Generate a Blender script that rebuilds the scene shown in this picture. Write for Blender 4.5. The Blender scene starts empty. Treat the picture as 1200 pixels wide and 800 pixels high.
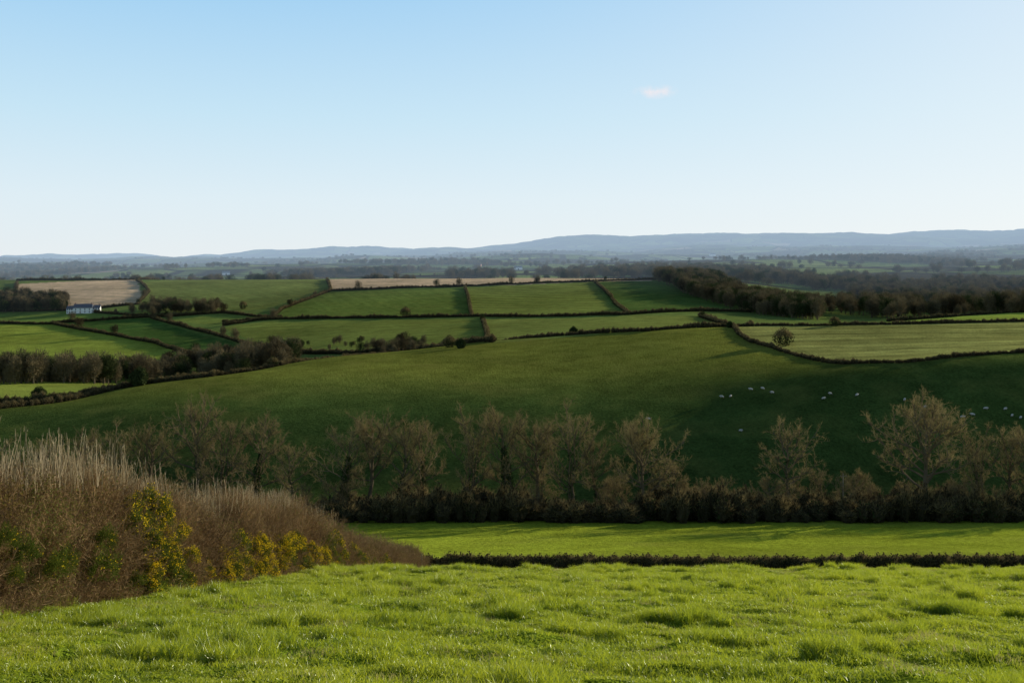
import bpy, bmesh, math, random
import numpy as np
from mathutils import Vector, Matrix, Euler
random.seed(3); rng=np.random.default_rng(7)
scene=bpy.context.scene
FPX=1167.0; EYE=305.0
SUN_AZ=math.radians(54); SUN_EL=math.radians(12.5)
# ---------------------------------------------------------------- noise
_perm=rng.random((256,256)).astype(np.float64)
def vnoise(x,y):
    xi=np.floor(x).astype(np.int64); yi=np.floor(y).astype(np.int64)
    fx=x-xi; fy=y-yi
    fx=fx*fx*(3-2*fx); fy=fy*fy*(3-2*fy)
    a=_perm[xi&255,yi&255]; b=_perm[(xi+1)&255,yi&255]
    c=_perm[xi&255,(yi+1)&255]; d=_perm[(xi+1)&255,(yi+1)&255]
    return (a*(1-fx)+b*fx)*(1-fy)+(c*(1-fx)+d*fx)*fy-0.5
def fbm(x,y,o=4):
    s=0;a=1.0
    for i in range(o):
        s=s+a*vnoise(x+17.3*i,y+31.7*i); x=x*2.03; y=y*2.03; a*=0.5
    return s
def sstep(a,b,x):
    t=np.clip((x-a)/(b-a),0,1); return t*t*(3-2*t)
# ---------------------------------------------------------------- terrain profile
def pchip(xs,ys,x):
    xs=np.array(xs,float); ys=np.array(ys,float)
    h=np.diff(xs); d=np.diff(ys)/h; m=np.zeros(len(xs))
    for i in range(1,len(xs)-1):
        if d[i-1]*d[i]>0:
            w1=2*h[i]+h[i-1]; w2=h[i]+2*h[i-1]
            m[i]=(w1+w2)/(w1/d[i-1]+w2/d[i])
    m[0]=d[0]; m[-1]=d[-1]
    x=np.clip(x,xs[0],xs[-1])
    k=np.clip(np.searchsorted(xs,x)-1,0,len(xs)-2)
    t=(x-xs[k])/h[k]
    return ((2*t**3-3*t**2+1)*ys[k]+(t**3-2*t**2+t)*h[k]*m[k]+(-2*t**3+3*t**2)*ys[k+1]+(t**3-t**2)*h[k]*m[k+1])
def zz(D,py): return -(py-EYE)/FPX*D
near=[(5,-3.1),(15,-5.9),(30,-10.1),(45,-14.3),(55,-17.1),(70,-22.6),(90,-28.9),(118,-37.6),(126,-39.3),(140,-42.0),(200,-53.8),(213,-55.6),(235,-58.0)]
cols={
-500:[(262,526),(285,497),(300,482),(360,470),(500,447),(570,453),(640,437),(900,381),(1300,330),(1600,340),(2600,332),(4000,320),(7000,312),(12000,308),(16000,306),(22000,314),(40000,330)],
0:[(262,526),(285,497),(300,482),(360,471),(500,447),(570,453),(640,437),(900,381),(1300,328),(1600,338),(2600,330),(4000,318),(7000,310),(12000,306),(16000,304),(22000,312),(40000,330)],
200:[(262,527),(290,481),(340,449),(400,452),(500,450),(570,446),(640,430),(900,377),(1300,328),(1600,337),(2600,326),(4000,316),(7000,308),(12000,303),(16000,298),(22000,312),(40000,330)],
400:[(262,528),(290,478),(390,418),(450,420),(560,418),(640,410),(900,368),(1300,327),(1600,335),(2600,322),(4000,313),(7000,306),(12000,300),(16000,294),(22000,308),(40000,330)],
600:[(262,530),(290,476),(330,442),(430,399),(500,402),(600,396),(700,383),(900,362),(1300,326),(1600,333),(2600,320),(4000,311),(7000,303),(12000,296),(16000,286),(22000,303),(40000,330)],
800:[(262,528),(300,462),(340,424),(380,400),(420,385),(470,388),(560,385),(650,377),(900,356),(1250,328),(1600,328),(2600,314),(4000,308),(7000,302),(12000,291),(16000,278),(22000,300),(40000,330)],
1000:[(262,520),(290,452),(308,428),(330,421),(370,402),(430,380),(520,381),(600,380),(700,378),(900,366),(1200,353),(1800,330),(2600,315),(4000,306),(7000,298),(12000,288),(16000,272),(22000,300),(40000,330)],
1200:[(262,518),(290,440),(308,414),(340,407),(380,395),(430,378),(520,374),(600,370),(700,366),(900,366),(1200,352),(1800,328),(2600,312),(4000,303),(7000,294),(12000,284),(16000,267),(22000,300),(40000,330)],
1700:[(262,510),(290,430),(308,402),(340,394),(380,383),(430,370),(520,368),(600,366),(700,362),(900,362),(1200,350),(1800,326),(2600,310),(4000,299),(7000,289),(12000,278),(16000,267),(22000,300),(40000,330)],
}
ND=1100; LD=np.linspace(math.log(5),math.log(40000),ND)
ck=sorted(cols); Zc=[]
for c in ck:
    pts=near+[(D,zz(D,p)) for D,p in cols[c]]
    Zc.append(pchip([math.log(p[0]) for p in pts],[p[1] for p in pts],LD))
Zc=np.array(Zc)
NU=261; UU=np.linspace(-1.3,1.3,NU); cu=np.array([(c-600)/FPX for c in ck])
TAB=np.zeros((NU,ND))
for j in range(ND): TAB[:,j]=pchip(cu,Zc[:,j],UU)
for _ in range(6):
    TAB[1:-1]=(TAB[:-2]+2*TAB[1:-1]+TAB[2:])/4
for _ in range(5):
    TAB[:,1:-1]=(TAB[:,:-2]+2*TAB[:,1:-1]+TAB[:,2:])/4
def H(x,y):
    x=np.asarray(x,float); y=np.asarray(y,float)
    yc=np.maximum(y,5.01)
    fu=np.clip((np.clip(x/yc,-1.29,1.29)+1.3)/2.6*(NU-1),0,NU-1.001)
    fd=np.clip((np.log(yc)-LD[0])/(LD[-1]-LD[0])*(ND-1),0,ND-1.001)
    i=fu.astype(int); j=fd.astype(int); a=fu-i; b=fd-j
    z=(TAB[i,j]*(1-a)+TAB[i+1,j]*a)*(1-b)+(TAB[i,j+1]*(1-a)+TAB[i+1,j+1]*a)*b
    z=np.where(y<30,-1.7-0.28*y,z)
    n1=0.16*fbm(x/5.0,y/5.0,3)*sstep(3,14,y)*(1-sstep(70,140,y))
    n2=0.8*fbm(x/55+9,y/55+3,3)*sstep(120,300,y)*(1-sstep(2000,3000,y))
    n3=y*0.0105*fbm(x/1000+5,y/1200+8,5)*sstep(1600,4200,y)*(1-.5*sstep(6000,9000,y))
    n4=y*0.0095*fbm(x/2300+3.3,y/3000+1.7,5)*sstep(6500,10000,y)
    return z+n1+n2+n3+n4
def micro(x,y):
    return (0.17*fbm(x/0.9,y/0.9,3)+0.18*np.maximum(fbm(x/2.2+5,y/2.2,2),0))*sstep(2,8,y)*(1-sstep(62,90,y))
_SD=np.geomspace(11,30000,5000)
def sight(px,py,dmin=11):
    """world (x,y) of the ground point seen on a given bearing / dip angle"""
    u=(px-600)/FPX; s=(EYE-py)/FPX
    D=_SD[_SD>=dmin]; c=H(u*D,D)-s*D
    k=np.argmax(c>=0) if (c>=0).any() else np.argmax(c/D)
    return (u*D[k],D[k])
def poly(pts,dmin=11): return np.array([sight(a,b,dmin) for a,b in pts])
def inside(P,x,y):
    r=np.zeros(x.shape,bool); n=len(P)
    for i in range(n):
        x1,y1=P[i]; x2,y2=P[(i+1)%n]
        if y1==y2: continue
        c=((y1>y)!=(y2>y))&(x<(x2-x1)*(y-y1)/(y2-y1)+x1)
        r^=c
    return r
# ---------------------------------------------------------------- mesh helper
def mesh_np(name,V,F,mats=(),midx=None,smooth=False):
    me=bpy.data.meshes.new(name)
    V=np.ascontiguousarray(V,dtype=np.float32); F=np.ascontiguousarray(F,dtype=np.int32); k=F.shape[1]
    me.vertices.add(len(V)); me.vertices.foreach_set("co",V.ravel())
    me.loops.add(F.size); me.loops.foreach_set("vertex_index",F.ravel())
    me.polygons.add(len(F)); me.polygons.foreach_set("loop_start",np.arange(0,F.size,k,dtype=np.int32))
    for m in mats: me.materials.append(m)
    if midx is not None: me.polygons.foreach_set("material_index",np.asarray(midx,dtype=np.int32))
    me.polygons.foreach_set("use_smooth",np.full(len(F),smooth))
    me.update(calc_edges=True)
    return me
def link(name,me):
    o=bpy.data.objects.new(name,me); scene.collection.objects.link(o); return o
# ---------------------------------------------------------------- materials
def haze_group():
    g=bpy.data.node_groups.new("painted_haze","ShaderNodeTree")
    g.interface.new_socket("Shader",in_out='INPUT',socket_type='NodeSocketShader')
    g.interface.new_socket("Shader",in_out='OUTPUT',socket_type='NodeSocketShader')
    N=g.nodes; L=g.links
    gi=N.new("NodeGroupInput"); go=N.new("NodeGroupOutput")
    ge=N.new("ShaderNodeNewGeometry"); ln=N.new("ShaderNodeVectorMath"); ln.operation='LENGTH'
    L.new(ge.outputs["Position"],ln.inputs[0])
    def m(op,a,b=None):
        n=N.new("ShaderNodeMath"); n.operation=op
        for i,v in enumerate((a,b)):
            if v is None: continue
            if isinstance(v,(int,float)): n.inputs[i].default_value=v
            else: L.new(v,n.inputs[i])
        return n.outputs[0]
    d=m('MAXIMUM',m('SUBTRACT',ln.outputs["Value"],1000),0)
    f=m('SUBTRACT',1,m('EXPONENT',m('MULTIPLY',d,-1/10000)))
    em=N.new("ShaderNodeEmission"); em.inputs[0].default_value=(0.47,0.62,0.79,1); em.inputs[1].default_value=0.9  # distance haze painted as a glow mixed into the surfaces, no real air
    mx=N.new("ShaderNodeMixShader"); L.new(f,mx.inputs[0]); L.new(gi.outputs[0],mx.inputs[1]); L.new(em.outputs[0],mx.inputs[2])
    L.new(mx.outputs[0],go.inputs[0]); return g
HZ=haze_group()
class MT:
    def __init__(s,name):
        s.m=bpy.data.materials.new(name); s.m.use_nodes=True; s.N=s.m.node_tree.nodes; s.L=s.m.node_tree.links
        s.N.clear(); s.out=s.N.new("ShaderNodeOutputMaterial")
    def n(s,t,**k):
        q=s.N.new(t)
        for a,b in k.items(): setattr(q,a,b)
        return q
    def put(s,sock,v):
        if hasattr(v,"is_output"): s.L.new(v,sock)
        else: sock.default_value=v
    def math(s,op,a,b=None,clamp=False):
        q=s.n("ShaderNodeMath",operation=op,use_clamp=clamp); s.put(q.inputs[0],a)
        if b is not None: s.put(q.inputs[1],b)
        return q.outputs[0]
    def mix(s,f,a,b,mode='MIX'):
        q=s.n("ShaderNodeMix",data_type='RGBA',blend_type=mode)
        s.put(q.inputs[0],f); s.put(q.inputs[6],a if hasattr(a,"is_output") else (*a,1)[:4]); s.put(q.inputs[7],b if hasattr(b,"is_output") else (*b,1)[:4])
        return q.outputs[2]
    def noise(s,scale,det=3,vec=None,rough=.55):
        q=s.n("ShaderNodeTexNoise"); q.inputs["Scale"].default_value=scale; q.inputs["Detail"].default_value=det; q.inputs["Roughness"].default_value=rough
        if vec: s.L.new(vec,q.inputs["Vector"])
        return q.outputs["Fac"]
    def rng(s,v,a,b,c,d):
        q=s.n("ShaderNodeMapRange"); s.put(q.inputs[0],v)
        for i,t in enumerate((a,b,c,d)): q.inputs[i+1].default_value=t
        return q.outputs[0]
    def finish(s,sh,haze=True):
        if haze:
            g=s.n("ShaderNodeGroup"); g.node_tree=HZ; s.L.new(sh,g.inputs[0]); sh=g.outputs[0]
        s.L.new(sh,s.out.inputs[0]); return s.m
def foliage(name,c1,c2,trans=0.3,gloss=0.0,nscale=0.6,tcol=None,rand=1.0):
    M=MT(name); oi=M.n("ShaderNodeObjectInfo"); geo=M.n("ShaderNodeNewGeometry")
    no=M.noise(nscale,2,geo.outputs["Position"])
    f=M.math('ADD',M.math('MULTIPLY',oi.outputs["Random"],0.5*rand),M.math('MULTIPLY',M.rng(no,.3,.7,0,1),1-0.5*rand),True)
    col=M.mix(f,c1,c2)
    d=M.n("ShaderNodeBsdfDiffuse"); M.L.new(col,d.inputs[0]); sh=d.outputs[0]
    if trans>0:
        t=M.n("ShaderNodeBsdfTranslucent"); M.L.new(col if tcol is None else M.mix(0.5,col,tcol),t.inputs[0])
        mx=M.n("ShaderNodeMixShader"); mx.inputs[0].default_value=trans; M.L.new(sh,mx.inputs[1]); M.L.new(t.outputs[0],mx.inputs[2]); sh=mx.outputs[0]
    if gloss>0:
        g=M.n("ShaderNodeBsdfGlossy"); g.inputs["Roughness"].default_value=.4; g.inputs[0].default_value=(.9,.95,.8,1)
        mx=M.n("ShaderNodeMixShader"); mx.inputs[0].default_value=gloss; M.L.new(sh,mx.inputs[1]); M.L.new(g.outputs[0],mx.inputs[2]); sh=mx.outputs[0]
    return M.finish(sh)
m_bark=foliage("bark",(.10,.08,.05),(.17,.135,.085),0)
m_twig=foliage("winter_twigs",(.20,.155,.07),(.34,.27,.12),0.3)
m_ivy=foliage("ivy_leaves",(.03,.05,.018),(.06,.085,.03),0.2,.0)
m_hedge=foliage("hedge_foliage",(.045,.04,.022),(.09,.068,.035),0.2)
m_hedgeg=foliage("hedge_green",(.035,.05,.018),(.06,.08,.027),0.2)
m_ever=foliage("evergreen_leaves",(.03,.045,.016),(.055,.07,.025),0.15)
m_wood=foliage("distant_bare_wood",(.09,.075,.042),(.20,.16,.085),0.15,0,.02)
m_htw=foliage("near_hedge_twigs",(.14,.085,.045),(.42,.29,.14),0.15,0,.5,None,.5)
m_hlf=foliage("near_hedge_leaves",(.19,.11,.035),(.13,.18,.035),0.35,0,.5,None,.5)
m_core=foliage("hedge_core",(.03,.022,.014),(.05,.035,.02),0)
m_stalk=foliage("pale_stalks",(.46,.37,.22),(.60,.50,.33),0.3)
m_gorse=foliage("gorse_spines",(.07,.10,.018),(.13,.16,.025),0.3)
m_gfl=foliage("gorse_flowers",(.78,.52,.02),(.88,.64,.03),0.35)
m_grass=foliage("grass_blades",(.16,.27,.012),(.42,.47,.03),0.5,.06,.3,(.62,.66,.03),.4)
m_dry=foliage("dry_grass",(.42,.37,.13),(.52,.45,.19),0.4,0,.5)
m_sheep=foliage("fleece",(.46,.43,.37),(.56,.53,.46),0)
m_sface=foliage("sheep_face",(.12,.10,.09),(.2,.17,.15),0)
def simple(name,c,r=.8,ns=3.0,amt=.25):
    M=MT(name); geo=M.n("ShaderNodeNewGeometry"); no=M.noise(ns,4,geo.outputs["Position"])
    col=M.mix(M.rng(no,.3,.7,0,1),tuple(v*(1-amt) for v in c),tuple(min(v*(1+amt),1) for v in c))
    p=M.n("ShaderNodeBsdfPrincipled"); M.L.new(col,p.inputs["Base Color"]); p.inputs["Roughness"].default_value=r
    return M.finish(p.outputs[0])
m_white=simple("white_render",(.78,.77,.73),.8,.5,.05)
m_slate=simple("slate_roof",(.12,.12,.14),.6,2)
m_glass=simple("window_glass",(.03,.035,.04),.15,1)
m_brick=simple("brick",(.35,.2,.14),.8)
m_post=simple("weathered_wood",(.2,.16,.11),.85)
m_tin=simple("barn_sheeting",(.25,.27,.28),.5)
# ---------------------------------------------------------------- fields
G_mid=(.075,.145,.028); TAN=(.66,.47,.28)
fields=[ # polygon, tint, row strength, row angle
([(20,333),(100,329),(157,328),(174,341),(160,356),(110,361),(20,352)],TAN,.25,.3),
([(162,332),(375,326.5),(386,341),(325,364),(250,371),(170,362)],(.20,.235,.06),.15,.9),
([(388,325.5),(600,322),(764,321),(764,329),(600,334),(387,340)],TAN,.3,0),
([(387,342),(545,337),(551,371),(325,374),(335,362)],(.14,.19,.04),.15,1.2),
([(548,337),(696,331),(730,369),(554,372)],(.195,.23,.05),.5,.45),
([(700,331),(772,329),(880,366),(738,369)],(.095,.15,.035),.1,0),
([(262,383),(330,375),(562,374),(574,402),(480,410),(330,414)],(.20,.235,.05),.2,.1),
([(568,374),(825,372),(852,382),(700,392),(577,402)],(.21,.245,.055),.3,.2),
([(-60,377),(62,380),(180,402),(230,419),(-60,424)],(.28,.33,.05),.15,.2),
([(66,379),(175,373),(335,413),(245,419),(184,402)],(.075,.135,.03),.15,.2),
([(178,373),(260,368),(330,373),(262,382)],(.18,.23,.05),.1,.2),
([(-60,365),(80,365),(170,371),(60,378),(-60,375)],(.18,.25,.05),.1,.2),
([(-60,474),(130,455),(250,440),(240,436),(-60,448)],(.28,.33,.055),.1,.2),
([(858,383),(866,392),(880,401),(930,416),(990,427),(1060,425),(1200,413),(1350,405),(1350,374),(1200,377),(950,382)],(.29,.29,.08),.5,.0),
([(950,380),(1200,376.5),(1400,373),(1400,362),(1200,366),(1040,376)],(.28,.36,.055),.1,0),
]
r=[5.0]
while r[-1]<33: r.append(r[-1]*1.035)
while r[-1]<34000: r.append(r[-1]*(1.0062 if r[-1]<1600 else 1.009))
r=np.array(r); ys=r-25
us=np.concatenate([np.linspace(-1.15,-.62,40)[:-1],np.linspace(-.62,.62,560),np.linspace(.62,1.15,40)[1:]])
X=np.outer(r,us); Y=np.repeat(ys[:,None],len(us),1)
Z=H(X,Y)+micro(X,Y)
nr,nc=X.shape
V=np.stack([X.ravel(),Y.ravel(),Z.ravel()],1)
ii=np.arange(nr*nc).reshape(nr,nc)
F=np.stack([ii[:-1,:-1].ravel(),ii[:-1,1:].ravel(),ii[1:,1:].ravel(),ii[1:,:-1].ravel()],1)
tint=np.tile(np.array(G_mid),(nr*nc,1)); rows=np.zeros((nr*nc,3))
xf=V[:,0]; yf=V[:,1]
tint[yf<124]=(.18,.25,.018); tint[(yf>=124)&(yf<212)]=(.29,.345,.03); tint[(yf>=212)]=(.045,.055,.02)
ra=(yf>230)&(yf<560); tint[ra]=(.060,.095,.022)  # shade of the lower hillside painted into the darker tint
lit_top=sstep(285,355,yf)*ra; tint=tint*(1-lit_top[:,None])+lit_top[:,None]*np.array((.185,.20,.034))  # sunlit hilltop painted in: tint turns lighter and yellower up the slope
tint[yf>560]=(.15,.205,.05)
for P,c,st,an in fields:
    W=poly(P,235)
    m=inside(W,xf,yf); tint[m]=c; rows[m]=(st,math.cos(an),math.sin(an))
far=sstep(1350,1500,yf)
M=MT("pasture_ground"); geo=M.n("ShaderNodeNewGeometry"); pos=geo.outputs["Position"]
at=M.n("ShaderNodeAttribute",attribute_name="tint"); ar=M.n("ShaderNodeAttribute",attribute_name="rows"); af=M.n("ShaderNodeAttribute",attribute_name="far")
sep=M.n("ShaderNodeSeparateXYZ"); M.L.new(pos,sep.inputs[0]); sr=M.n("ShaderNodeSeparateXYZ"); M.L.new(ar.outputs["Vector"],sr.inputs[0])
n_w=M.noise(.03,4,pos)
ph=M.math('ADD',M.math('MULTIPLY',sep.outputs[0],sr.outputs[2]),M.math('MULTIPLY',sep.outputs[1],sr.outputs[1]))
ph=M.math('ADD',ph,M.math('MULTIPLY',n_w,14.0))
st=M.math('SINE',M.math('MULTIPLY',ph,0.75))
st2=M.math('SINE',M.math('MULTIPLY',ph,0.31))
stm=M.math('MULTIPLY',M.math('MULTIPLY',M.math('ADD',st,st2),M.rng(M.noise(.04,3,pos),.35,.65,.15,.8)),M.math('MULTIPLY',sr.outputs[0],.55))
big=M.rng(M.noise(.012,4,pos),.3,.7,.74,1.26); med=M.rng(M.noise(.12,5,pos,.65),.3,.7,.74,1.26); fin=M.rng(M.noise(1.3,4,pos,.7),.3,.7,.6,1.4)
mul=M.math('MULTIPLY',M.math('MULTIPLY',M.math('MULTIPLY',big,med),fin),M.math('ADD',stm,1.0))
vo=M.n("ShaderNodeTexVoronoi",feature='F1'); vo.inputs["Scale"].default_value=.0034
mp=M.n("ShaderNodeMapping"); mp.inputs["Scale"].default_value=(1,.6,0); M.L.new(pos,mp.inputs[0]); M.L.new(mp.outputs[0],vo.inputs["Vector"])
ve=M.n("ShaderNodeTexVoronoi",feature='DISTANCE_TO_EDGE'); ve.inputs["Scale"].default_value=.0034; M.L.new(mp.outputs[0],ve.inputs["Vector"])
sc=M.n("ShaderNodeSeparateColor"); M.L.new(vo.outputs["Color"],sc.inputs[0])
cr=M.n("ShaderNodeValToRGB"); M.L.new(sc.outputs[0],cr.inputs[0])
e=cr.color_ramp; e.interpolation='CONSTANT'; e.elements[0].color=(.16,.22,.06,1); e.elements[1].position=.3; e.elements[1].color=(.27,.34,.09,1)
for p,c in ((.45,(.08,.10,.045,1)),(.60,(.21,.26,.075,1)),(.78,(.46,.35,.22,1)),(.84,(.12,.16,.05,1))):
    q=e.elements.new(p); q.color=c
edge=M.rng(ve.outputs["Distance"],.03,.05,0,1)
farc=M.mix(edge,(.035,.037,.022),cr.outputs[0])
wd=M.rng(M.noise(.0016,4,pos),.52,.56,0,1)
farc=M.mix(wd,farc,(.06,.052,.034))
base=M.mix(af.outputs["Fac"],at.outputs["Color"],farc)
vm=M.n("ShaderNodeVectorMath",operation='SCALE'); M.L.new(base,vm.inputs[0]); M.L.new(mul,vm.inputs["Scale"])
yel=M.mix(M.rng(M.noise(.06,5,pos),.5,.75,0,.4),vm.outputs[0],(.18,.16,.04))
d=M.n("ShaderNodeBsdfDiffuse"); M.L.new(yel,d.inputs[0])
bp=M.n("ShaderNodeBump"); bp.inputs["Strength"].default_value=.9; bp.inputs["Distance"].default_value=.7
M.L.new(M.noise(1.1,5,pos,.7),bp.inputs["Height"]); M.L.new(bp.outputs[0],d.inputs["Normal"])
m_ter=M.finish(d.outputs[0])
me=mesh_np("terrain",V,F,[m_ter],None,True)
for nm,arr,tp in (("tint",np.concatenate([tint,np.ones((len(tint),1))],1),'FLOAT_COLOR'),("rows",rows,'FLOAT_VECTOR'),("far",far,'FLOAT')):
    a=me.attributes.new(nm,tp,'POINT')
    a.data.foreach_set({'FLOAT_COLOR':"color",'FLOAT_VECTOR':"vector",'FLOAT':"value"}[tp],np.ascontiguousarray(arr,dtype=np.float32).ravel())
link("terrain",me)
# ---------------------------------------------------------------- plant builders
class MB:
    def __init__(s): s.V=[];s.F=[];s.M=[];s.n=0
    def add(s,V,F,m):
        s.V.append(V); s.F.append(F+s.n); s.M.append(np.full(len(F),m)); s.n+=len(V)
    def tube(s,P,R,n,m):
        P=np.array(P,float); k=len(P); T=np.gradient(P,axis=0); T/=np.linalg.norm(T,axis=1)[:,None]+1e-9
        a=np.cross(T,[0.3,.9,.1]); a/=np.linalg.norm(a,axis=1)[:,None]+1e-9; b=np.cross(T,a)
        th=np.arange(n)*2*math.pi/n
        V=(P[:,None]+np.array(R)[:,None,None]*(np.cos(th)[None,:,None]*a[:,None]+np.sin(th)[None,:,None]*b[:,None])).reshape(-1,3)
        F=[]
        for i in range(k-1):
            for j in range(n):
                q=(j+1)%n; A,B,C,D=i*n+j,i*n+q,(i+1)*n+q,(i+1)*n+j
                F+=[(A,B,C),(A,C,D)]
        s.add(V,np.array(F),m)
    def spikes(s,P0,P1,w,m):
        P0=np.asarray(P0,float);P1=np.asarray(P1,float);N=len(P0)
        d=P1-P0; rr=rng.normal(size=(N,3)); a=np.cross(d,rr); a/=np.linalg.norm(a,axis=1)[:,None]+1e-9
        w=np.broadcast_to(np.asarray(w,float),(N,))[:,None]
        V=np.stack([P0-a*w/2,P0+a*w/2,P1],1).reshape(-1,3)
        s.add(V,np.arange(3*N).reshape(N,3),m)
    def cards(s,P,size,m,asp=1.0):
        P=np.asarray(P,float);N=len(P); a=rng.normal(size=(N,3)); a/=np.linalg.norm(a,axis=1)[:,None]
        b=np.cross(a,rng.normal(size=(N,3))); b/=np.linalg.norm(b,axis=1)[:,None]
        sz=np.broadcast_to(np.asarray(size,float),(N,))[:,None]*rng.uniform(.6,1.3,(N,1))
        V=np.stack([P-a*sz*.5,P+b*sz*.5*asp,P+a*sz*.5,P-b*sz*.5*asp],1).reshape(-1,3)
        i=np.arange(N)[:,None]*4
        s.add(V,np.concatenate([i+[0,1,2],i+[0,2,3]],0),m)
    def mesh(s,name,mats,smooth=False):
        return mesh_np(name,np.concatenate(s.V),np.concatenate(s.F),mats,np.concatenate(s.M),smooth)
def unit(v): return v/(np.linalg.norm(v)+1e-9)
def tree(name,seed,Hh=20,W=13,low=.2,nl=17,ns=9,nt=7,ntl=6,ivy=0,tw=.04,stems=1):
    R=np.random.default_rng(seed); B=MB()
    cz=Hh*(.5+low*.5); rz=Hh-cz; rx=W/2
    TW0=[];TW1=[];TT0=[];TT1=[]
    for sidx in range(stems):
        lean=R.normal(size=2)*(.03+.08*(stems>1))*Hh
        k=8; zs=np.linspace(-.5,Hh*.76,k)
        wob=np.cumsum(R.normal(size=(k,2))*.022*Hh*.6,0); wob-=wob[0]
        L=np.stack([wob[:,0]+lean[0]*(zs/Hh),wob[:,1]+lean[1]*(zs/Hh),zs],1)
        r0=Hh*.024/math.sqrt(stems)
        rad=r0*np.clip(1-zs/Hh,0.05,1)**.9; rad[0]*=1.5
        B.tube(L,rad,7,0)
        nl_=max(5,int(nl/stems))
        for i in range(nl_):
            t=low+(.76-low)*((i+R.random())/nl_)**.85
            p=np.array([np.interp(t*Hh,zs,L[:,c]) for c in range(3)])
            az=i*2.4+R.random()*1.0+sidx; el=math.radians(26+36*(t-low)/(1-low)+R.normal()*11)
            d=np.array([math.cos(az)*math.cos(el),math.sin(az)*math.cos(el),math.sin(el)])
            ln=1.0
            for q in np.linspace(.5,Hh,60):
                e=p+d*q
                if (e[0]/rx)**2+(e[1]/rx)**2+((e[2]-cz)/rz)**2>1 and q>1.2: break
                ln=q
            ln*=R.uniform(.68,1.12); ln=max(ln,Hh*.12)
            pts=[p]; dd=d.copy()
            for q in range(5):
                dd=unit(dd+R.normal(size=3)*.16+np.array([0,0,.06])); pts.append(pts[-1]+dd*ln/5)
            pts=np.array(pts); rl=max(r0*.5*(1-t*.5),.08)*np.linspace(1,.24,6)
            B.tube(pts,rl,5,0)
            for j in range(ns):
                s_=.25+.75*(j+R.random())/ns; f=s_*5; a=min(int(f),4); q0=pts[a]+(pts[a+1]-pts[a])*(f-a)
                ld=unit(pts[a+1]-pts[a]); bd=unit(ld*.75+R.normal(size=3)*.6+np.array([0,0,.2])); bl=ln*(.46-.24*s_)*R.uniform(.7,1.25)+.6
                q=[q0]; bb=bd.copy()
                for _ in range(3):
                    bb=unit(bb+R.normal(size=3)*.2+np.array([0,0,.08])); q.append(q[-1]+bb*bl/3)
                q=np.array(q); B.tube(q,np.array([.09,.065,.042,.018])*Hh/20,3,0)
                for l in range(nt):
                    s2=.2+.8*(l+R.random())/nt; f=s2*3; a=min(int(f),2); w0=q[a]+(q[a+1]-q[a])*(f-a)
                    wd_=unit(unit(q[a+1]-q[a])*.7+R.normal(size=3)*.55+np.array([0,0,.25])); wl=Hh*.048*R.uniform(.6,1.3)
                    w1=w0+wd_*wl; TW0.append(w0);TW1.append(w1)
                    tt=R.uniform(.15,1,(ntl,1)); c0=w0+(w1-w0)*tt
                    dv=wd_*.8+R.normal(size=(ntl,3))*.5+np.array([0,0,.25]); dv/=np.linalg.norm(dv,axis=1)[:,None]
                    TT0.append(c0);TT1.append(c0+dv*Hh*.034*R.uniform(.6,1.3,(ntl,1)))
        if ivy:
            n=int(900*ivy); t=R.random(n)**1.2*.62; z=t*Hh
            th=R.random(n)*6.28; rr=(.35+.5*R.random(n))*(1.15-t)*Hh/20
            P=np.stack([np.interp(z,zs,L[:,0])+np.cos(th)*rr,np.interp(z,zs,L[:,1])+np.sin(th)*rr,z],1)
            B.cards(P,.34,2)
    B.spikes(TW0,TW1,tw*1.7,1); B.spikes(np.concatenate(TT0),np.concatenate(TT1),tw,1)
    return B.mesh(name,[m_bark,m_twig,m_ivy])
def clump(name,mats,n,size,rad,hgt,spk=0,sw=.02,sl=.5,core=True,mix=0.0,seed=1):
    R=np.random.default_rng(seed); B=MB()
    if core:
        bm=bmesh.new(); bmesh.ops.create_icosphere(bm,subdivisions=2,radius=1)
        V=np.array([v.co[:] for v in bm.verts]); F=np.array([[v.index for v in f.verts] for f in bm.faces]); bm.free()
        V=V*(1+.22*R.normal(size=(len(V),1))); V=V*[rad*.72,rad*.72,hgt*.42]+[0,0,hgt*.45]; B.add(V,F,0)
    d=R.normal(size=(n,3)); d/=np.linalg.norm(d,axis=1)[:,None]; q=R.uniform(.55,1.0,(n,1))**.6
    lob=1+.18*np.sin(d[:,:1]*4+1)+.14*np.cos(d[:,1:2]*5)
    P=d*q*lob*[rad,rad,hgt*.52]+[0,0,hgt*.48]; P=P[P[:,2]>-.1]
    c=int(len(P)*(1-mix)); B.cards(P[:c],size,0)
    if mix>0: B.cards(P[c:],size*.9,1)
    if spk:
        d=R.normal(size=(spk,3)); d[:,2]=np.abs(d[:,2])+.2; d/=np.linalg.norm(d,axis=1)[:,None]
        P0=d*R.uniform(.5,.95,(spk,1))*[rad,rad,hgt*.5]+[0,0,hgt*.48]
        dv=d+R.normal(size=(spk,3))*.5+[0,0,.5]; dv/=np.linalg.norm(dv,axis=1)[:,None]
        B.spikes(P0,P0+dv*sl*R.uniform(.5,1.2,(spk,1)),sw,len(mats)-1)
    return B.mesh(name,mats)
def coll(name,meshes):
    c=bpy.data.collections.new(name)
    for i,m in enumerate(meshes):
        c.objects.link(bpy.data.objects.new("%s_%02d"%(name,i),m))
    return c
_gn={}
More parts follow.
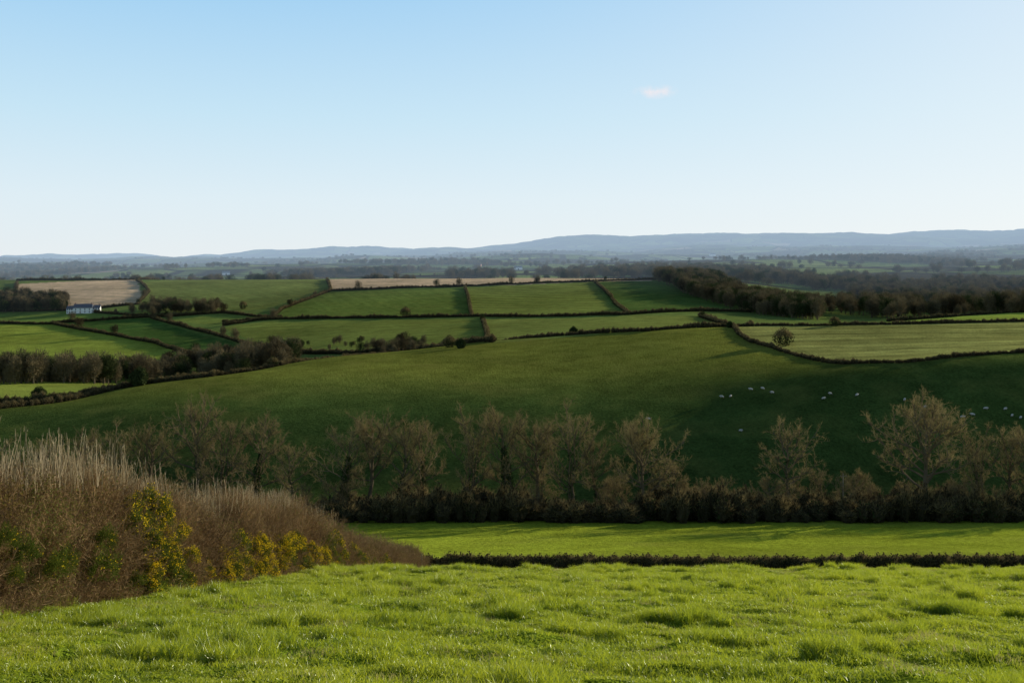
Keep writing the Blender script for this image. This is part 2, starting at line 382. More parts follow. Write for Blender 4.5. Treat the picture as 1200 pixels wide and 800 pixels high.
def gn_for(c):
    if c.name in _gn: return _gn[c.name]
    g=bpy.data.node_groups.new("scatter_"+c.name,"GeometryNodeTree")
    g.interface.new_socket("Geometry",in_out='INPUT',socket_type='NodeSocketGeometry'); g.interface.new_socket("Geometry",in_out='OUTPUT',socket_type='NodeSocketGeometry')
    N=g.nodes;L=g.links; gi=N.new("NodeGroupInput");go=N.new("NodeGroupOutput")
    ci=N.new("GeometryNodeCollectionInfo"); ci.inputs["Collection"].default_value=c; ci.inputs["Separate Children"].default_value=True; ci.inputs["Reset Children"].default_value=True
    ip=N.new("GeometryNodeInstanceOnPoints"); ip.inputs["Pick Instance"].default_value=True
    def na(nm,t):
        q=N.new("GeometryNodeInputNamedAttribute"); q.data_type=t; q.inputs["Name"].default_value=nm; return q.outputs["Attribute"]
    L.new(gi.outputs[0],ip.inputs["Points"]); L.new(ci.outputs[0],ip.inputs["Instance"])
    L.new(na("idx",'INT'),ip.inputs["Instance Index"]); L.new(na("rot",'FLOAT_VECTOR'),ip.inputs["Rotation"]); L.new(na("scl",'FLOAT_VECTOR'),ip.inputs["Scale"])
    L.new(ip.outputs[0],go.inputs[0]); _gn[c.name]=g; return g
def scatter(name,P,rot,scl,c,idx):
    P=np.asarray(P,float); n=len(P); me=bpy.data.meshes.new(name); me.vertices.add(n); me.vertices.foreach_set("co",P.astype(np.float32).ravel())
    scl=np.asarray(scl,float)
    if scl.ndim==1: scl=np.repeat(scl[:,None],3,1)
    a=me.attributes.new("rot",'FLOAT_VECTOR','POINT'); a.data.foreach_set("vector",np.asarray(rot,np.float32).ravel())
    a=me.attributes.new("scl",'FLOAT_VECTOR','POINT'); a.data.foreach_set("vector",scl.astype(np.float32).ravel())
    a=me.attributes.new("idx",'INT','POINT'); a.data.foreach_set("value",np.asarray(idx,np.int32))
    me.update(); o=link(name,me); md=o.modifiers.new("scatter",'NODES'); md.node_group=gn_for(c); return o
def rz(n): return np.stack([np.zeros(n),np.zeros(n),rng.random(n)*6.283],1)
# ---------------------------------------------------------------- bare trees in the valley
T=[tree("bare_tree_a",11,22,18,.22,15,9,7,6,.3),tree("bare_tree_b",12,22,15,.18,15,9,7,6,1.0,stems=2),tree("bare_tree_c",13,22,23,.2,22,10,8,7,0),
   tree("bare_tree_d",14,22,13,.24,13,8,7,6,.8),tree("bare_tree_e",15,22,17,.14,16,9,7,6,.2,stems=3),tree("bare_tree_f",16,22,16,.28,14,9,7,6,0)]
vt=[(60,512,226,3),(100,508,228,0),(140,502,224,4),(178,497,226,5),(230,470,222,0),(262,490,226,4),(297,486,224,1),(345,520,220,3),(402,490,221,1),(437,484,223,5),(470,494,222,3),
(500,488,226,1),(548,484,222,4),(598,474,221,1),(628,490,224,5),(672,482,221,4),(700,515,226,3),(752,492,222,2),(786,538,225,3),(925,498,222,0),(962,548,224,4),(1088,472,221,2),(1152,505,224,4),(1185,508,226,0),(1215,498,222,1),(850,558,216,3),(-40,500,226,2),(1260,490,224,2)]
for px,top,D,k in vt:
    x=(px-600)/FPX*D; g=float(H(x,D)); h=zz(D,top)-g
    o=link("bare_tree",T[k]); o.location=(x,D,g); s=h/22; w=s*rng.uniform(.88,1.1)
    o.scale=(w,w,s); o.rotation_euler=(0,0,rng.random()*6.28)
c_tree=coll("winter_tree",T)
hb=clump("hedge_clump_a",[m_hedge,m_hedgeg,m_twig],420,.22,1.0,2.1,160,.035,.5,True,.25,5)
hb2=clump("hedge_clump_b",[m_hedge,m_ever,m_twig],420,.20,1.1,1.9,200,.035,.6,True,.1,6)
hb3=clump("hedge_clump_c",[m_hedge,m_twig],300,.22,1.0,2.3,320,.035,.7,True,0,8)
c_h=coll("hedge_clump",[hb,hb2,hb3])
n=75; D=rng.uniform(212,230,n); px=rng.uniform(-60,1300,n); x=(px-600)/FPX*D
scatter("streamside_saplings",np.stack([x,D,H(x,D)],1),rz(n),rng.uniform(.2,.42,n),c_tree,rng.integers(0,6,n))
n=900; D=rng.uniform(209,226,n); x=rng.uniform(-135,150,n)
scatter("streamside_scrub",np.stack([x,D,H(x,D)-.2],1),rz(n),np.stack([rng.uniform(1.2,2.5,n)]*2+[rng.uniform(1.0,2.7,n)*(1+.6*fbm(x/12,D*0,2))],1),c_h,rng.integers(0,3,n))
# ---------------------------------------------------------------- hedges
HT=[]
def hedge(P,h=2.0,w=1.0,step=1.0,name="hedge",dmin=235,world=False,jit=.25,trees=0,var=1.0):
    W=np.array(P,float) if world else poly(P,dmin)
    seg=np.linalg.norm(np.diff(W,axis=0),axis=1); cs=np.concatenate([[0],np.cumsum(seg)]); n=max(int(cs[-1]/step),2)
    t=np.linspace(0,cs[-1],n); x=np.interp(t,cs,W[:,0])+rng.normal(size=n)*jit; y=np.interp(t,cs,W[:,1])+rng.normal(size=n)*jit
    hh=h/2.1*(1+.45*var*fbm(t/14+rng.random()*99,t*0,3)+rng.normal(size=n)*.12*var)
    s=np.stack([w*rng.uniform(.85,1.25,n),w*rng.uniform(.85,1.25,n),hh],1)
    scatter(name,np.stack([x,y,H(x,y)-.15],1),rz(n),s,c_h,rng.integers(0,3,n))
    k=rng.random(n)<trees*step/100
    for a,b in zip(x[k],y[k]): HT.append((a,b))
hedge([(-40,484),(0,479),(130,458),(330,428),(480,408),(650,394),(760,388),(855,383)],1.8,.9,.8)
hedge([(858,383),(866,392),(880,401),(930,416),(990,427),(1060,425),(1200,413),(1350,404)],1.4,.8,.7)
hedge([(855,383),(950,382),(1200,377),(1350,374)],1.6,.9,.9)
hedge([(1040,377),(1200,366),(1400,361)],2.4,1,1.2)
for P,tr in (([(383,328),(388,341),(330,363),(318,373),(262,382)],.6),([(262,378),(330,374),(560,371),(735,369),(880,366)],.5),([(545,337),(549,350),(553,371)],0),([(697,331),(716,348),(737,369)],0),
 ([(386,341),(545,336),(700,330),(768,328)],.4),([(20,329),(160,328),(385,326)],1.2),([(387,326),(600,322),(764,321)],.8),([(160,329),(175,342),(161,357),(110,362)],1.5),([(565,373),(570,388),(577,401)],.5),([(-60,378),(62,380),(180,402),(240,419)],1.0),
 ([(62,379),(175,372),(250,392),(335,414)],1),([(175,372),(262,367),(330,373)],1.5),([(-60,365),(80,364),(172,371)],3),([(820,371),(852,381)],.5),([(20,332),(18,352),(80,364)],3),([(335,414),(480,410),(577,401)],2)):
    hedge(P,2.8,1.4,1.2,dmin=330,trees=tr)
hedge([(-60,474),(130,457),(250,441)],2.2,1.1,1,dmin=310,trees=1)
# ---------------------------------------------------------------- cross hedge below the near field
hedge([(-14,124),(-5,124.5),(20,124),(45,124.5),(75,126)],2.0,.85,.35,"field_hedge",world=True,jit=.25,var=.5)
hedge([(-14,125),(20,125.2),(75,127)],1.8,.9,.4,"field_hedge",world=True,jit=.25,var=.5)
eb=clump("holly_bush",[m_ever,m_hedgeg,m_ever],2600,.42,3.0,5.6,500,.12,.7,True,.25,9)
eb2=clump("thorn_bush",[m_ever,m_hedge,m_twig],1500,.34,2.8,5.0,1500,.06,1.0,False,.35,10)
for px,py,h,k,dm in ((163,452,15/2.4,0,310),(45,470,5.0,0,290),(672,392,4.6,0,240),(918,405,7.0,1,240),(978,382,4.5,1,400),(527,407,5.5,1,300),(475,371,9,1,600),(540,408,4,0,300),(855,384,2.8,0,350),(320,430,4.5,1,300),(285,362,8,1,600),(880,382,3,1,380)):
    x,y=sight(px,py,dm); o=link("hawthorn_bush" if k else "holly_bush",(eb,eb2)[k]); s=h/5.6
    o.location=(x,y,float(H(x,y))-.2); o.scale=(s,s,s); o.rotation_euler=(0,0,rng.random()*6)
# distant woods
def low_tree(name,seed,mt):
    R=np.random.default_rng(seed); B=MB(); B.tube([(0,0,-.5),(.1,0,4),(0,.1,8)],[.35,.25,.1],5,0)
    n=900; d=R.normal(size=(n,3)); d/=np.linalg.norm(d,axis=1)[:,None]; q=R.random((n,1))**.4
    lob=1+.22*np.sin(d[:,:1]*3+seed)+.2*np.cos(d[:,1:2]*4+seed)
    P=d*q*lob*[3.8,3.8,4.6]+[0,0,7.0]; dv=d*.7+R.normal(size=(n,3))*.5+[0,0,.35]; dv/=np.linalg.norm(dv,axis=1)[:,None]
    B.spikes(P-dv*.8,P+dv*1.1,.22,1); return B.mesh(name,[m_bark,mt])
lt=[low_tree("wood_tree_a",1,m_wood),low_tree("wood_tree_b",2,m_wood),low_tree("wood_tree_c",3,m_ever),low_tree("wood_tree_d",4,m_hedge)]
c_lt=coll("wood_tree",lt)
HT=np.array(HT); n=len(HT); scatter("hedgerow_trees",np.stack([HT[:,0],HT[:,1],H(HT[:,0],HT[:,1])-.3],1),rz(n),rng.uniform(.4,1.0,n),c_lt,rng.integers(0,4,n))
def wood(name,P,n,dmin,smin=.8,smax=1.4,ever=.15,world=False):
    W=np.array(P,float) if world else poly(P,dmin); lo=W.min(0);hi=W.max(0); pts=[]
    while len(pts)<n:
        q=rng.uniform(lo,hi,(n*4,2)); m=inside(W,q[:,0],q[:,1]); pts+=list(q[m])
        if not m.any(): break
    pts=np.array(pts[:n]); n=len(pts)
    idx=np.where(rng.random(n)<ever,2,rng.choice([0,1,3],n,p=[.4,.4,.2]))
    scatter(name,np.stack([pts[:,0],pts[:,1],H(pts[:,0],pts[:,1])-.3],1),rz(n),rng.uniform(smin,smax,n),c_lt,idx)
wood("distant_woodland",[(768,329),(800,326),(870,347),(965,364),(960,375),(880,368),(840,356),(800,343)],1200,600,.8,1.5,.4)
wood("distant_woodland",[(955,365),(1040,374),(1250,366),(1250,350),(1100,347),(1000,355)],800,600,.7,1.5,.2)
wood("distant_woodland",[(1000,350),(1250,345),(1250,332),(1090,336),(990,343)],600,1100,.8,1.5,.15)
wood("valley_trees",[(-80,452),(100,450),(230,446),(340,428),(345,418),(230,430),(100,441),(-80,444)],330,400,.7,1.4,.12)
wood("valley_trees",[(420,414),(480,411),(500,404),(430,408)],25,450,.4,.7,.1)
wood("farm_trees",[(-60,366),(85,366),(80,354),(20,350),(-60,350)],220,600,.8,1.2,.25)
wood("farm_trees",[(150,369),(250,368),(260,362),(170,360)],70,600,.7,1.1,.2)
wood("valley_trees",[(350,411),(420,409),(500,406),(420,400),(350,405)],22,450,.3,.6,.3)
N=40000; yy=np.exp(rng.uniform(math.log(1450),math.log(10000),N)); xx=rng.uniform(-.75,.75,N)*yy
v=fbm(xx/420+40,yy/700+3,3); ln_=np.abs(fbm(xx/260,yy/330+50,2))
k=(v>.26)|((ln_<.016))
xx=xx[k];yy=yy[k];n=len(xx)
scatter("far_woodland",np.stack([xx,yy,H(xx,yy)-.5],1),rz(n),np.stack([rng.uniform(1.0,2.2,n)*(1+yy/9000)]*2+[rng.uniform(.9,1.8,n)],1),c_lt,np.where(rng.random(n)<.3,2,rng.integers(0,2,n)))
# ---------------------------------------------------------------- near hedge (left)
def twigclump(name,seed,n=520,leaf=0.0,h=1.1,w=.55):
    R=np.random.default_rng(seed); B=MB(); P0=[];P1=[];L=[]
    for i in range(26):
        b=np.array([R.normal()*w*.4,R.normal()*w*.4,-.15]); d=unit(np.array([R.normal()*.45,R.normal()*.45,1.0])); l=h*R.uniform(.6,1.15)
        pts=[b]
        for j in range(4):
            d=unit(d+R.normal(size=3)*.18); pts.append(pts[-1]+d*l/4)
        pts=np.array(pts); B.tube(pts,[.010,.009,.007,.006,.003],3,0)
        m=n//26; f=R.uniform(.1,4,m)*.999; a=f.astype(int); q=pts[a]+(pts[a+1]-pts[a])*(f-a)[:,None]
        dv=d*.6+R.normal(size=(m,3))*.55; dv/=np.linalg.norm(dv,axis=1)[:,None]; e=q+dv*R.uniform(.08,.34,(m,1)); P0.append(q);P1.append(e)
    P0=np.concatenate(P0);P1=np.concatenate(P1); B.spikes(P0,P1,.011,0)
    if leaf>0:
        k=R.random(len(P0))<leaf; B.cards(P1[k],.06,1,.6)
    return B.mesh(name,[m_htw,m_hlf])
def gorse(name,seed,fl):
    R=np.random.default_rng(seed); B=MB(); n=1700
    d=R.normal(size=(n,3)); d[:,2]=np.abs(d[:,2]); d/=np.linalg.norm(d,axis=1)[:,None]
    lob=1+.35*np.sin(d[:,:1]*5+seed)*np.cos(d[:,1:2]*4)
    P=d*R.uniform(.3,1,(n,1))**.5*lob*[.6,.6,.95]
    dv=d+R.normal(size=(n,3))*.4; dv/=np.linalg.norm(dv,axis=1)[:,None]
    B.spikes(P,P+dv*R.uniform(.08,.2,(n,1)),.03,0)
    k=R.random(n)<fl*2.2*np.clip(.5+np.sin(P[:,0]*7+seed)*np.cos(P[:,2]*6+P[:,1]*5),0,1); B.cards(P[k]+dv[k]*.14,.065,1,.9); return B.mesh(name,[m_gorse,m_gfl])
def stalks(name,seed):
    R=np.random.default_rng(seed); B=MB()
    for i in range(9):
        b=np.array([R.normal()*.3,R.normal()*.3,-.3]); d=unit(np.array([R.normal()*.10,R.normal()*.10,1])); l=R.uniform(.5,1.7)
        P=[b,b+d*l*.5,b+d*l+R.normal(size=3)*.03]; B.tube(P,[.011,.010,.006],3,0)
        m=5; t=R.uniform(.6,1,(m,1)); q=b+d*l*t; B.spikes(q,q+R.normal(size=(m,3))*.04+[0,0,.12],.012,0)
    return B.mesh(name,[m_stalk])
c_tw=coll("hedge_twigs",[twigclump("twigs_a",1),twigclump("twigs_b",2,560,.15),twigclump("twigs_c",3,480,.6),twigclump("twigs_d",4,600,.05,1.3)])
c_go=coll("gorse",[gorse("gorse_a",1,.5),gorse("gorse_b",2,.22),gorse("gorse_c",3,.02)])
c_st=coll("stalks",[stalks("stalks_a",1),stalks("stalks_b",2),stalks("stalks_c",3)])
def hh(y): return np.interp(y,[5,15,21,34,45,60,90,125],[4.6,4.3,4.0,3.3,3.3,3.6,3.6,3.2])+.9*fbm(y/4.0,y*0+3,3)
HX=-12.7; HWD=1.75
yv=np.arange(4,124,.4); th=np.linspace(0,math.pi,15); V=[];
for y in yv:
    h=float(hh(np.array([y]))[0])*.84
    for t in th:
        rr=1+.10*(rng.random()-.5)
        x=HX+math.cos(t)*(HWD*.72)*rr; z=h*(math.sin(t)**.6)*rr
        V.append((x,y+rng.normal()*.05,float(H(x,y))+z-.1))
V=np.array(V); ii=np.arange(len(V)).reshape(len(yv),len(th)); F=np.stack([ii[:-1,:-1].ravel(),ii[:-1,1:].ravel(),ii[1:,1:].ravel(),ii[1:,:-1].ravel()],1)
hroot=bpy.data.objects.new("overgrown_hedge",None); scene.collection.objects.link(hroot)
o=link("hedge_dark_core",mesh_np("hedge_dark_core",V,F,[m_core],None,True)); o.parent=hroot  # dark inner core added to block see-through, shows as the dark gaps
def bulge(y,zf): return 1+.40*fbm(y/1.7+7,zf*1.4,3)
def face_pts(n,y0,y1,bias=.7):
    y=rng.uniform(y0,y1,n); h=hh(y); t=rng.uniform(-.05,math.pi*bias,n)
    z=h*np.abs(np.sin(t))**.6*rng.uniform(.6,.97,n)*np.where(rng.random(n)<.25,rng.random(n),1)
    x=HX+np.cos(t)*HWD*rng.uniform(.78,1.02,n)*bulge(y,z)
    return x,y,z,t
def tilt(n,t,a=.5):
    ry=np.where(np.cos(t)>0,1,-1)*np.abs(np.cos(t))*a; return np.stack([rng.normal(size=n)*.3,ry+rng.normal(size=n)*.3,rng.random(n)*6.28],1)
for (y0,y1,n,s) in ((5,24,1150,.72),(24,50,1500,.8),(50,124,2000,1.05)):
    x,y,z,t=face_pts(n,y0,y1)
    zz0=H(x,y)+z-.5*s
    sp=fbm(y/2.6+3,z/1.4+9,3)
    idx=np.where(sp>.16,2,np.where(sp<-.2,3,rng.choice([0,1],n,p=[.6,.4])))
    o=scatter("hedge_twigs",np.stack([x,y,zz0],1),tilt(n,t,.55),rng.uniform(.55,1.4,n)*s,c_tw,idx); o.parent=hroot
n=900; y=rng.uniform(6,124,n); x=HX+HWD+rng.uniform(-.5,.25,n)
o=scatter("hedge_skirt",np.stack([x,y,H(x,y)-.1],1),tilt(n,np.zeros(n),.4),rng.uniform(.35,.75,n),c_tw,rng.choice([1,2,3],n)); o.parent=hroot
n=560; y=5+rng.random(n)**1.1*60; x=HX+rng.uniform(-1.2,1.1,n); z=hh(y)*.92
o=scatter("pale_stalks",np.stack([x,y,H(x,y)+z],1),np.stack([rng.normal(size=n)*.08,rng.normal(size=n)*.08,rng.random(n)*6],1),rng.uniform(.35,1.05,n)*np.interp(y,[5,25,60],[1.0,1.0,.65]),c_st,rng.integers(0,3,n)); o.parent=hroot
G=[]
def gadd(yc,ys_,n,zf0,zf1,s,k):
    for _ in range(n):
        y=yc+random.gauss(0,ys_); zf=random.uniform(zf0,zf1); x=HX+HWD*math.cos(math.asin(min(zf,.98)**1.2))*random.uniform(.95,1.1)+.34
        G.append((x,y,float(H(x,y))+zf*float(hh(np.array([y]))[0])-.3*s,s*random.uniform(.6,1.15),k))
gadd(30.5,1.0,14,.05,.8,.65,1); gadd(30.8,.9,8,.1,.6,.55,0); gadd(38,1.4,8,.05,.6,.6,1);gadd(38,1.4,6,.05,.5,.55,0); gadd(42,1.6,12,.05,.5,.65,0); gadd(47,2.0,11,.05,.5,.65,0); gadd(54,3,8,.1,.5,.65,0); gadd(70,9,14,.1,.6,.75,1); gadd(26,7,14,.0,.7,.5,2); gadd(55,22,24,0,.6,.65,2)
G=np.array(G); o=scatter("gorse_bush",G[:,:3],np.stack([rng.normal(size=len(G))*.2,.4+rng.normal(size=len(G))*.15,rng.random(len(G))*6],1),G[:,3],c_go,G[:,4].astype(int)); o.parent=hroot
# ---------------------------------------------------------------- grass
def unitr(v): return v/np.linalg.norm(v,axis=1)[:,None]
def tuft(name,seed,n,rad,hmin,hmax,w,mt):
    R=np.random.default_rng(seed); rr=np.sqrt(R.random(n))*rad; th=R.random(n)*6.28
    P=np.stack([rr*np.cos(th),rr*np.sin(th),np.full(n,-.02)],1); h=R.uniform(hmin,hmax,n)[:,None]
    ld=R.normal(size=(n,2))*.42; d=np.concatenate([ld,np.ones((n,1))],1); d/=np.linalg.norm(d,axis=1)[:,None]
    mid=P+d*h*.55; tip=mid+unitr(d*[1,1,.55]+np.concatenate([ld*.6,np.zeros((n,1))],1))*h*.5
    a=np.cross(d,R.normal(size=(n,3))); a/=np.linalg.norm(a,axis=1)[:,None]
    V=np.stack([P-a*w/2,P+a*w/2,mid+a*w*.4,mid-a*w*.4,tip],1).reshape(-1,3); i=np.arange(n)[:,None]*5
    F=np.concatenate([i+[0,1,2],i+[0,2,3],i+[3,2,4]],0); return mesh_np(name,V,F,[mt])
gm=[tuft("grass_a",1,170,.32,.05,.11,.010,m_grass),tuft("grass_b",2,170,.32,.06,.14,.010,m_grass),tuft("grass_c",3,150,.34,.04,.09,.011,m_grass),tuft("grass_tussock",4,190,.2,.12,.26,.010,m_grass),tuft("grass_dry",5,60,.3,.08,.16,.008,m_dry)]
c_g=coll("grass_tuft",gm)
def grass(name,y0,y1,dens,sc):
    area=.62*(y1**2-y0**2)+6*(y1-y0); n=int(area*dens)
    y=np.sqrt(rng.uniform(y0*y0,y1*y1,n)); x=rng.uniform(-1,1,n)*(y*.6+3); k=x>HX+HWD-.6; x=x[k];y=y[k];n=len(x)
    z=H(x,y)+micro(x,y); e=.15
    gx=(H(x+e,y)+micro(x+e,y)-z)/e; gy=(H(x,y+e)+micro(x,y+e)-z)/e
    yaw=rng.random(n)*6.28
    out=np.zeros((n,3))
    for i in range(n):
        nrm=Vector((-gx[i]*.8,-gy[i]*.8,1)).normalized(); q=Vector((0,0,1)).rotation_difference(nrm)
        out[i]=(q.to_matrix()@Matrix.Rotation(yaw[i],3,'Z')).to_euler()
    v=fbm(x/1.4,y/1.4,3); hs=np.clip(1+1.4*v,.35,2.1)
    idx=rng.integers(0,3,n); idx[(v>.26)&(rng.random(n)<.6)]=3; idx[rng.random(n)<.04+.14*(fbm(x/6+9,y/9,2)>.25)]=4
    scatter(name,np.stack([x,y,z],1),out,np.stack([np.full(n,sc),np.full(n,sc),sc*hs],1),c_g,idx)
grass("pasture_grass",6,24,11,1.0)
grass("pasture_grass",24,66,6.5,1.25)
# ---------------------------------------------------------------- sheep
def sheep_mesh():
    bm=bmesh.new(); sk=bm.verts.layers.skin.verify()
    def v(x,y,z,r,r2=None):
        q=bm.verts.new((x,y,z)); q[sk].radius=(r,r2 or r); return q
    a=v(-.42,0,.62,.20,.22); b=v(-.1,0,.60,.27,.29); c=v(.25,0,.60,.26,.28); d=v(.48,0,.66,.19,.2)
    bm.edges.new((a,b));bm.edges.new((b,c));bm.edges.new((c,d)); a[sk].use_root=True
    n=v(.64,0,.66,.11); hd=v(.76,0,.58,.09); mz=v(.88,0,.48,.055)
    bm.edges.new((d,n));bm.edges.new((n,hd));bm.edges.new((hd,mz))
    for s in (-1,1):
        p=v(.78,.13*s,.63,.03,.015); bm.edges.new((hd,p))
        t=v(-.40,.13*s,.42,.09); h=v(-.48,.13*s,.24,.04); f=v(-.45,.13*s,0.02,.03); bm.edges.new((a,t));bm.edges.new((t,h));bm.edges.new((h,f))
        t=v(.36,.12*s,.40,.07); h=v(.37,.12*s,.22,.035); f=v(.36,.12*s,0.02,.03); bm.edges.new((c,t));bm.edges.new((t,h));bm.edges.new((h,f))
    tl=v(-.60,0,.52,.05); bm.edges.new((a,tl))
    me=bpy.data.meshes.new("s0"); bm.to_mesh(me); bm.free(); o=link("tmp",me)
    o.modifiers.new("s",'SKIN'); q=o.modifiers.new("u",'SUBSURF'); q.levels=2
    dg=bpy.context.evaluated_depsgraph_get(); m2=bpy.data.meshes.new_from_object(o.evaluated_get(dg)); bpy.data.objects.remove(o)
    m2.name="sheep"; m2.materials.clear(); m2.materials.append(m_sheep); m2.materials.append(m_sface)
    for p in m2.polygons:
        c=p.center; p.material_index=1 if (c.x>.72 or c.z<.3) else 0; p.use_smooth=True
    return m2
sm=sheep_mesh()
for px,py in ((868,506),(880,457),(894,456),(905,461),(965,468),(973,462),(1004,464),(846,466),(856,465),(1140,487),(1155,480),(1178,481),(1186,488),(1196,491),(1128,490),(1084,478),(760,492),(1060,470)):
    x,y=sight(px,py+1,240); o=link("sheep",sm); o.location=(x,y,float(H(x,y))); o.scale=(1.05,)*3; o.rotation_euler=(0,0,rng.uniform(-.9,.9)+(math.pi if rng.random()<.5 else 0))
# ---------------------------------------------------------------- buildings, poles
def box(bm,x0,x1,y0,y1,z0,z1,m):
    r=bmesh.ops.create_cube(bm,size=1); 
    for v in r["verts"]: v.co=Vector((x0+(v.co.x+.5)*(x1-x0),y0+(v.co.y+.5)*(y1-y0),z0+(v.co.z+.5)*(z1-z0)))
    for f in {f for v in r["verts"] for f in v.link_faces}: f.material_index=m
def part(parent,name,fn,mats):
    bm=bmesh.new(); fn(bm); me=bpy.data.meshes.new(name); bm.to_mesh(me); bm.free()
    for m in mats: me.materials.append(m)
    o=link(name,me); o.parent=parent; return o
def house(name,px,py,rot,W=14,Dp=7,Hh=5.4,wall=m_white,dmin=600,win=True,roof=m_slate):
    x,y=sight(px,py,dmin); e=bpy.data.objects.new(name,None); scene.collection.objects.link(e); e.location=(x,y,float(H(x,y))-.3); e.rotation_euler=(0,0,rot)
    def walls(bm):
        box(bm,-W/2,W/2,-Dp/2,Dp/2,0,Hh,0)
        for s in (-1,1):
            a=[bm.verts.new((s*W/2,-Dp/2,Hh)),bm.verts.new((s*W/2,Dp/2,Hh)),bm.verts.new((s*W/2,0,Hh+Dp*.42))]; bm.faces.new(a)
    part(e,"walls",walls,[wall])
    def rf(bm):
        for s in (-1,1):
            v=[bm.verts.new(c) for c in ((-W/2-.3,s*(Dp/2+.4),Hh-.15),(W/2+.3,s*(Dp/2+.4),Hh-.15),(W/2+.3,0,Hh+Dp*.42+.15),(-W/2-.3,0,Hh+Dp*.42+.15))]; bm.faces.new(v)
    o=part(e,"roof",rf,[roof]); q=o.modifiers.new("t",'SOLIDIFY'); q.thickness=.2
    if win:
        def ww(bm):
            for k in range(4):
                cx=-W/2+W*(k+.5)/4
                for z in (1.0,3.4):
                    if k==1 and z==1.0: continue
                    box(bm,cx-.5,cx+.5,-Dp/2-.03,-Dp/2+.1,z,z+1.2,0)
        part(e,"windows",ww,[m_glass])
        part(e,"door",lambda bm:box(bm,-W/2+W*1.5/4-.5,-W/2+W*1.5/4+.5,-Dp/2-.04,-Dp/2+.1,.3,2.4,0),[m_post])
        def ch(bm):
            for s in (-1,1): box(bm,s*(W/2-.9)-.5,s*(W/2-.9)+.5,-.4,.4,Hh+Dp*.25,Hh+Dp*.42+1.3,0)
        part(e,"chimneys",ch,[m_brick])
    else: part(e,"barn_door",lambda bm:box(bm,-2,2,-Dp/2-.05,-Dp/2+.1,0,3.6,0),[m_glass])
house("white_farmhouse",98,367,.15,17,8,5.6); house("white_cottage",84,367,.1,8,6,4.8); house("white_cottage",112,366,.2,9,6,4.8)
house("farm_barn",265,322,.3,22,12,6,m_white,1500,False,m_tin); house("farm_barn",607,316,.2,26,12,7,m_white,1500,False,m_tin); house("farm_barn",835,300,.2,40,20,10,m_white,2500,False,m_tin); house("farm_barn",560,313,-.2,24,12,8,m_brick,1500,False)
e=bpy.data.objects.new("utility_pole",None); scene.collection.objects.link(e); D=214; x=(988-600)/FPX*D; e.location=(x,D,float(H(x,D)))
B=MB(); B.tube([(0,0,-.5),(0,0,4.5),(0,0,10)],[.13,.12,.10],8,0); o=link("pole",B.mesh("pole",[m_post])); o.parent=e
part(e,"crossarm",lambda bm:box(bm,-.7,.7,-.18,-.09,9.3,9.42,0),[m_post])
def ins(bm):
    for k in (-.6,0,.6): box(bm,k-.05,k+.05,-.19,-.09,9.43,9.6,0)
part(e,"insulators",ins,[m_post])
D=117; x=(494-600)/FPX*D; B=MB(); B.tube([(0,0,-.3),(0,.0,1.2),(0.02,0,2.9)],[.07,.06,.05],7,0); o=link("wooden_post",B.mesh("wooden_post",[m_post])); o.location=(x,D,float(H(x,D)))
# ---------------------------------------------------------------- light
w=bpy.data.worlds.new("World"); scene.world=w; w.use_nodes=True; N=w.node_tree.nodes; L=w.node_tree.links; bg=N["Background"]
def wm(op,a,b=None,cl=False):
    q=N.new("ShaderNodeMath"); q.operation=op; q.use_clamp=cl
    for i,v in enumerate((a,b)):
        if v is None: continue
        if isinstance(v,(int,float)): q.inputs[i].default_value=v
        else: L.new(v,q.inputs[i])
    return q.outputs[0]
sky=N.new("ShaderNodeTexSky"); sky.sky_type='NISHITA'; sky.sun_disc=False; sky.sun_elevation=SUN_EL; sky.sun_rotation=SUN_AZ
sky.air_density=1.0; sky.dust_density=.4; sky.ozone_density=2.0; sky.altitude=100
STR=.12
tc=N.new("ShaderNodeTexCoord"); gen=tc.outputs["Generated"]
sp=N.new("ShaderNodeSeparateXYZ"); L.new(gen,sp.inputs[0])
cr=N.new("ShaderNodeValToRGB"); L.new(wm('MULTIPLY',sp.outputs[2],2.0,True),cr.inputs[0])
e=cr.color_ramp; e.elements[0].position=0; e.elements[0].color=(.82,.88,.91,1); e.elements[1].position=1; e.elements[1].color=(.25,.49,.84,1)
for p,c in ((.12,(.75,.87,.94,1)),(.28,(.58,.80,.94,1)),(.5,(.38,.66,.92,1))):
    q=e.elements.new(p); q.color=c
dt=N.new("ShaderNodeVectorMath"); dt.operation='DOT_PRODUCT'; L.new(gen,dt.inputs[0]); dt.inputs[1].default_value=(math.sin(SUN_AZ),math.cos(SUN_AZ),.15)
glow=wm('POWER',wm('MAXIMUM',dt.outputs["Value"],0),4.0)
m0=N.new("ShaderNodeMix"); m0.data_type='RGBA'; L.new(wm('MULTIPLY',glow,.75,True),m0.inputs[0]); L.new(cr.outputs[0],m0.inputs[6]); m0.inputs[7].default_value=(.90,.94,.96,1)
sv=N.new("ShaderNodeVectorMath"); sv.operation='SCALE'; L.new(m0.outputs[2],sv.inputs[0]); sv.inputs["Scale"].default_value=1/STR
fz=N.new("ShaderNodeMapRange"); fz.interpolation_type='SMOOTHSTEP'; L.new(sp.outputs[2],fz.inputs[0]); fz.inputs[1].default_value=.26; fz.inputs[2].default_value=.42; fz.inputs[3].default_value=.95; fz.inputs[4].default_value=0
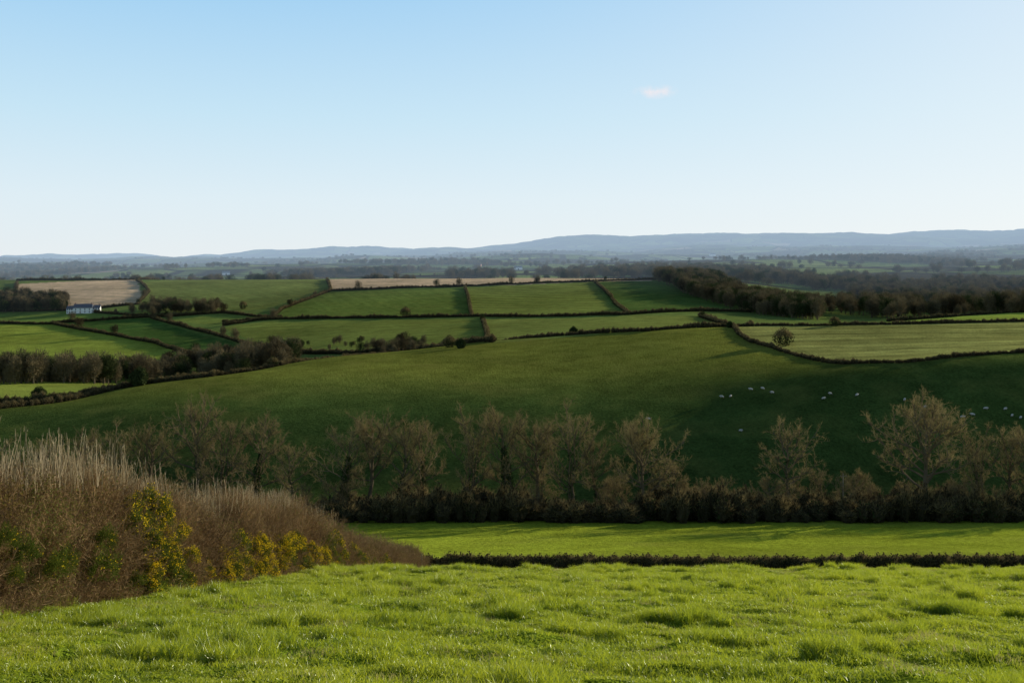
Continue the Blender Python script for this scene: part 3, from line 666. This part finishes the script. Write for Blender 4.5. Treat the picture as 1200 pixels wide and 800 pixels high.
m1=N.new("ShaderNodeMix"); m1.data_type='RGBA'; L.new(fz.outputs[0],m1.inputs[0]); L.new(sky.outputs[0],m1.inputs[6]); L.new(sv.outputs[0],m1.inputs[7])
c=Vector((.144,1,.169)).normalized()
s1=N.new("ShaderNodeVectorMath"); s1.operation='SUBTRACT'; L.new(gen,s1.inputs[0]); s1.inputs[1].default_value=c
s2=N.new("ShaderNodeVectorMath"); s2.operation='MULTIPLY'; L.new(s1.outputs[0],s2.inputs[0]); s2.inputs[1].default_value=(1/.024,1/.024,1/.008)
s3=N.new("ShaderNodeVectorMath"); s3.operation='LENGTH'; L.new(s2.outputs[0],s3.inputs[0])
nz=N.new("ShaderNodeTexNoise"); nz.inputs["Scale"].default_value=110; nz.inputs["Detail"].default_value=5; L.new(gen,nz.inputs["Vector"])
b=wm('MULTIPLY',wm('SUBTRACT',1.0,s3.outputs["Value"],True),wm('MULTIPLY',wm('SUBTRACT',nz.outputs["Fac"],.35),3.2,True),True)
mx=N.new("ShaderNodeMix"); mx.data_type='RGBA'; L.new(b,mx.inputs[0]); L.new(m1.outputs[2],mx.inputs[6]); mx.inputs[7].default_value=(.92/STR,.84/STR,.86/STR,1)
L.new(mx.outputs[2],bg.inputs[0]); bg.inputs[1].default_value=STR
sd=bpy.data.lights.new("sun",'SUN'); sd.energy=5; sd.angle=math.radians(.5); sd.color=(1,.90,.72)
so=bpy.data.objects.new("sun",sd); scene.collection.objects.link(so)
dirv=Vector((math.sin(SUN_AZ)*math.cos(SUN_EL),math.cos(SUN_AZ)*math.cos(SUN_EL),math.sin(SUN_EL)))
so.rotation_euler=dirv.to_track_quat('Z','Y').to_euler(); so.location=(100,100,200)
cam=bpy.data.cameras.new("camera"); cam.sensor_width=36; cam.lens=36*FPX/1200; cam.shift_y=-(400-EYE)/1200; cam.clip_start=.1; cam.clip_end=80000
co=bpy.data.objects.new("camera",cam); scene.collection.objects.link(co); co.location=(0,0,0); co.rotation_euler=(math.pi/2,0,0); scene.camera=co
scene.view_settings.view_transform='Standard'; scene.view_settings.look='None'; scene.view_settings.exposure=0
print("terrain verts",nr*nc)
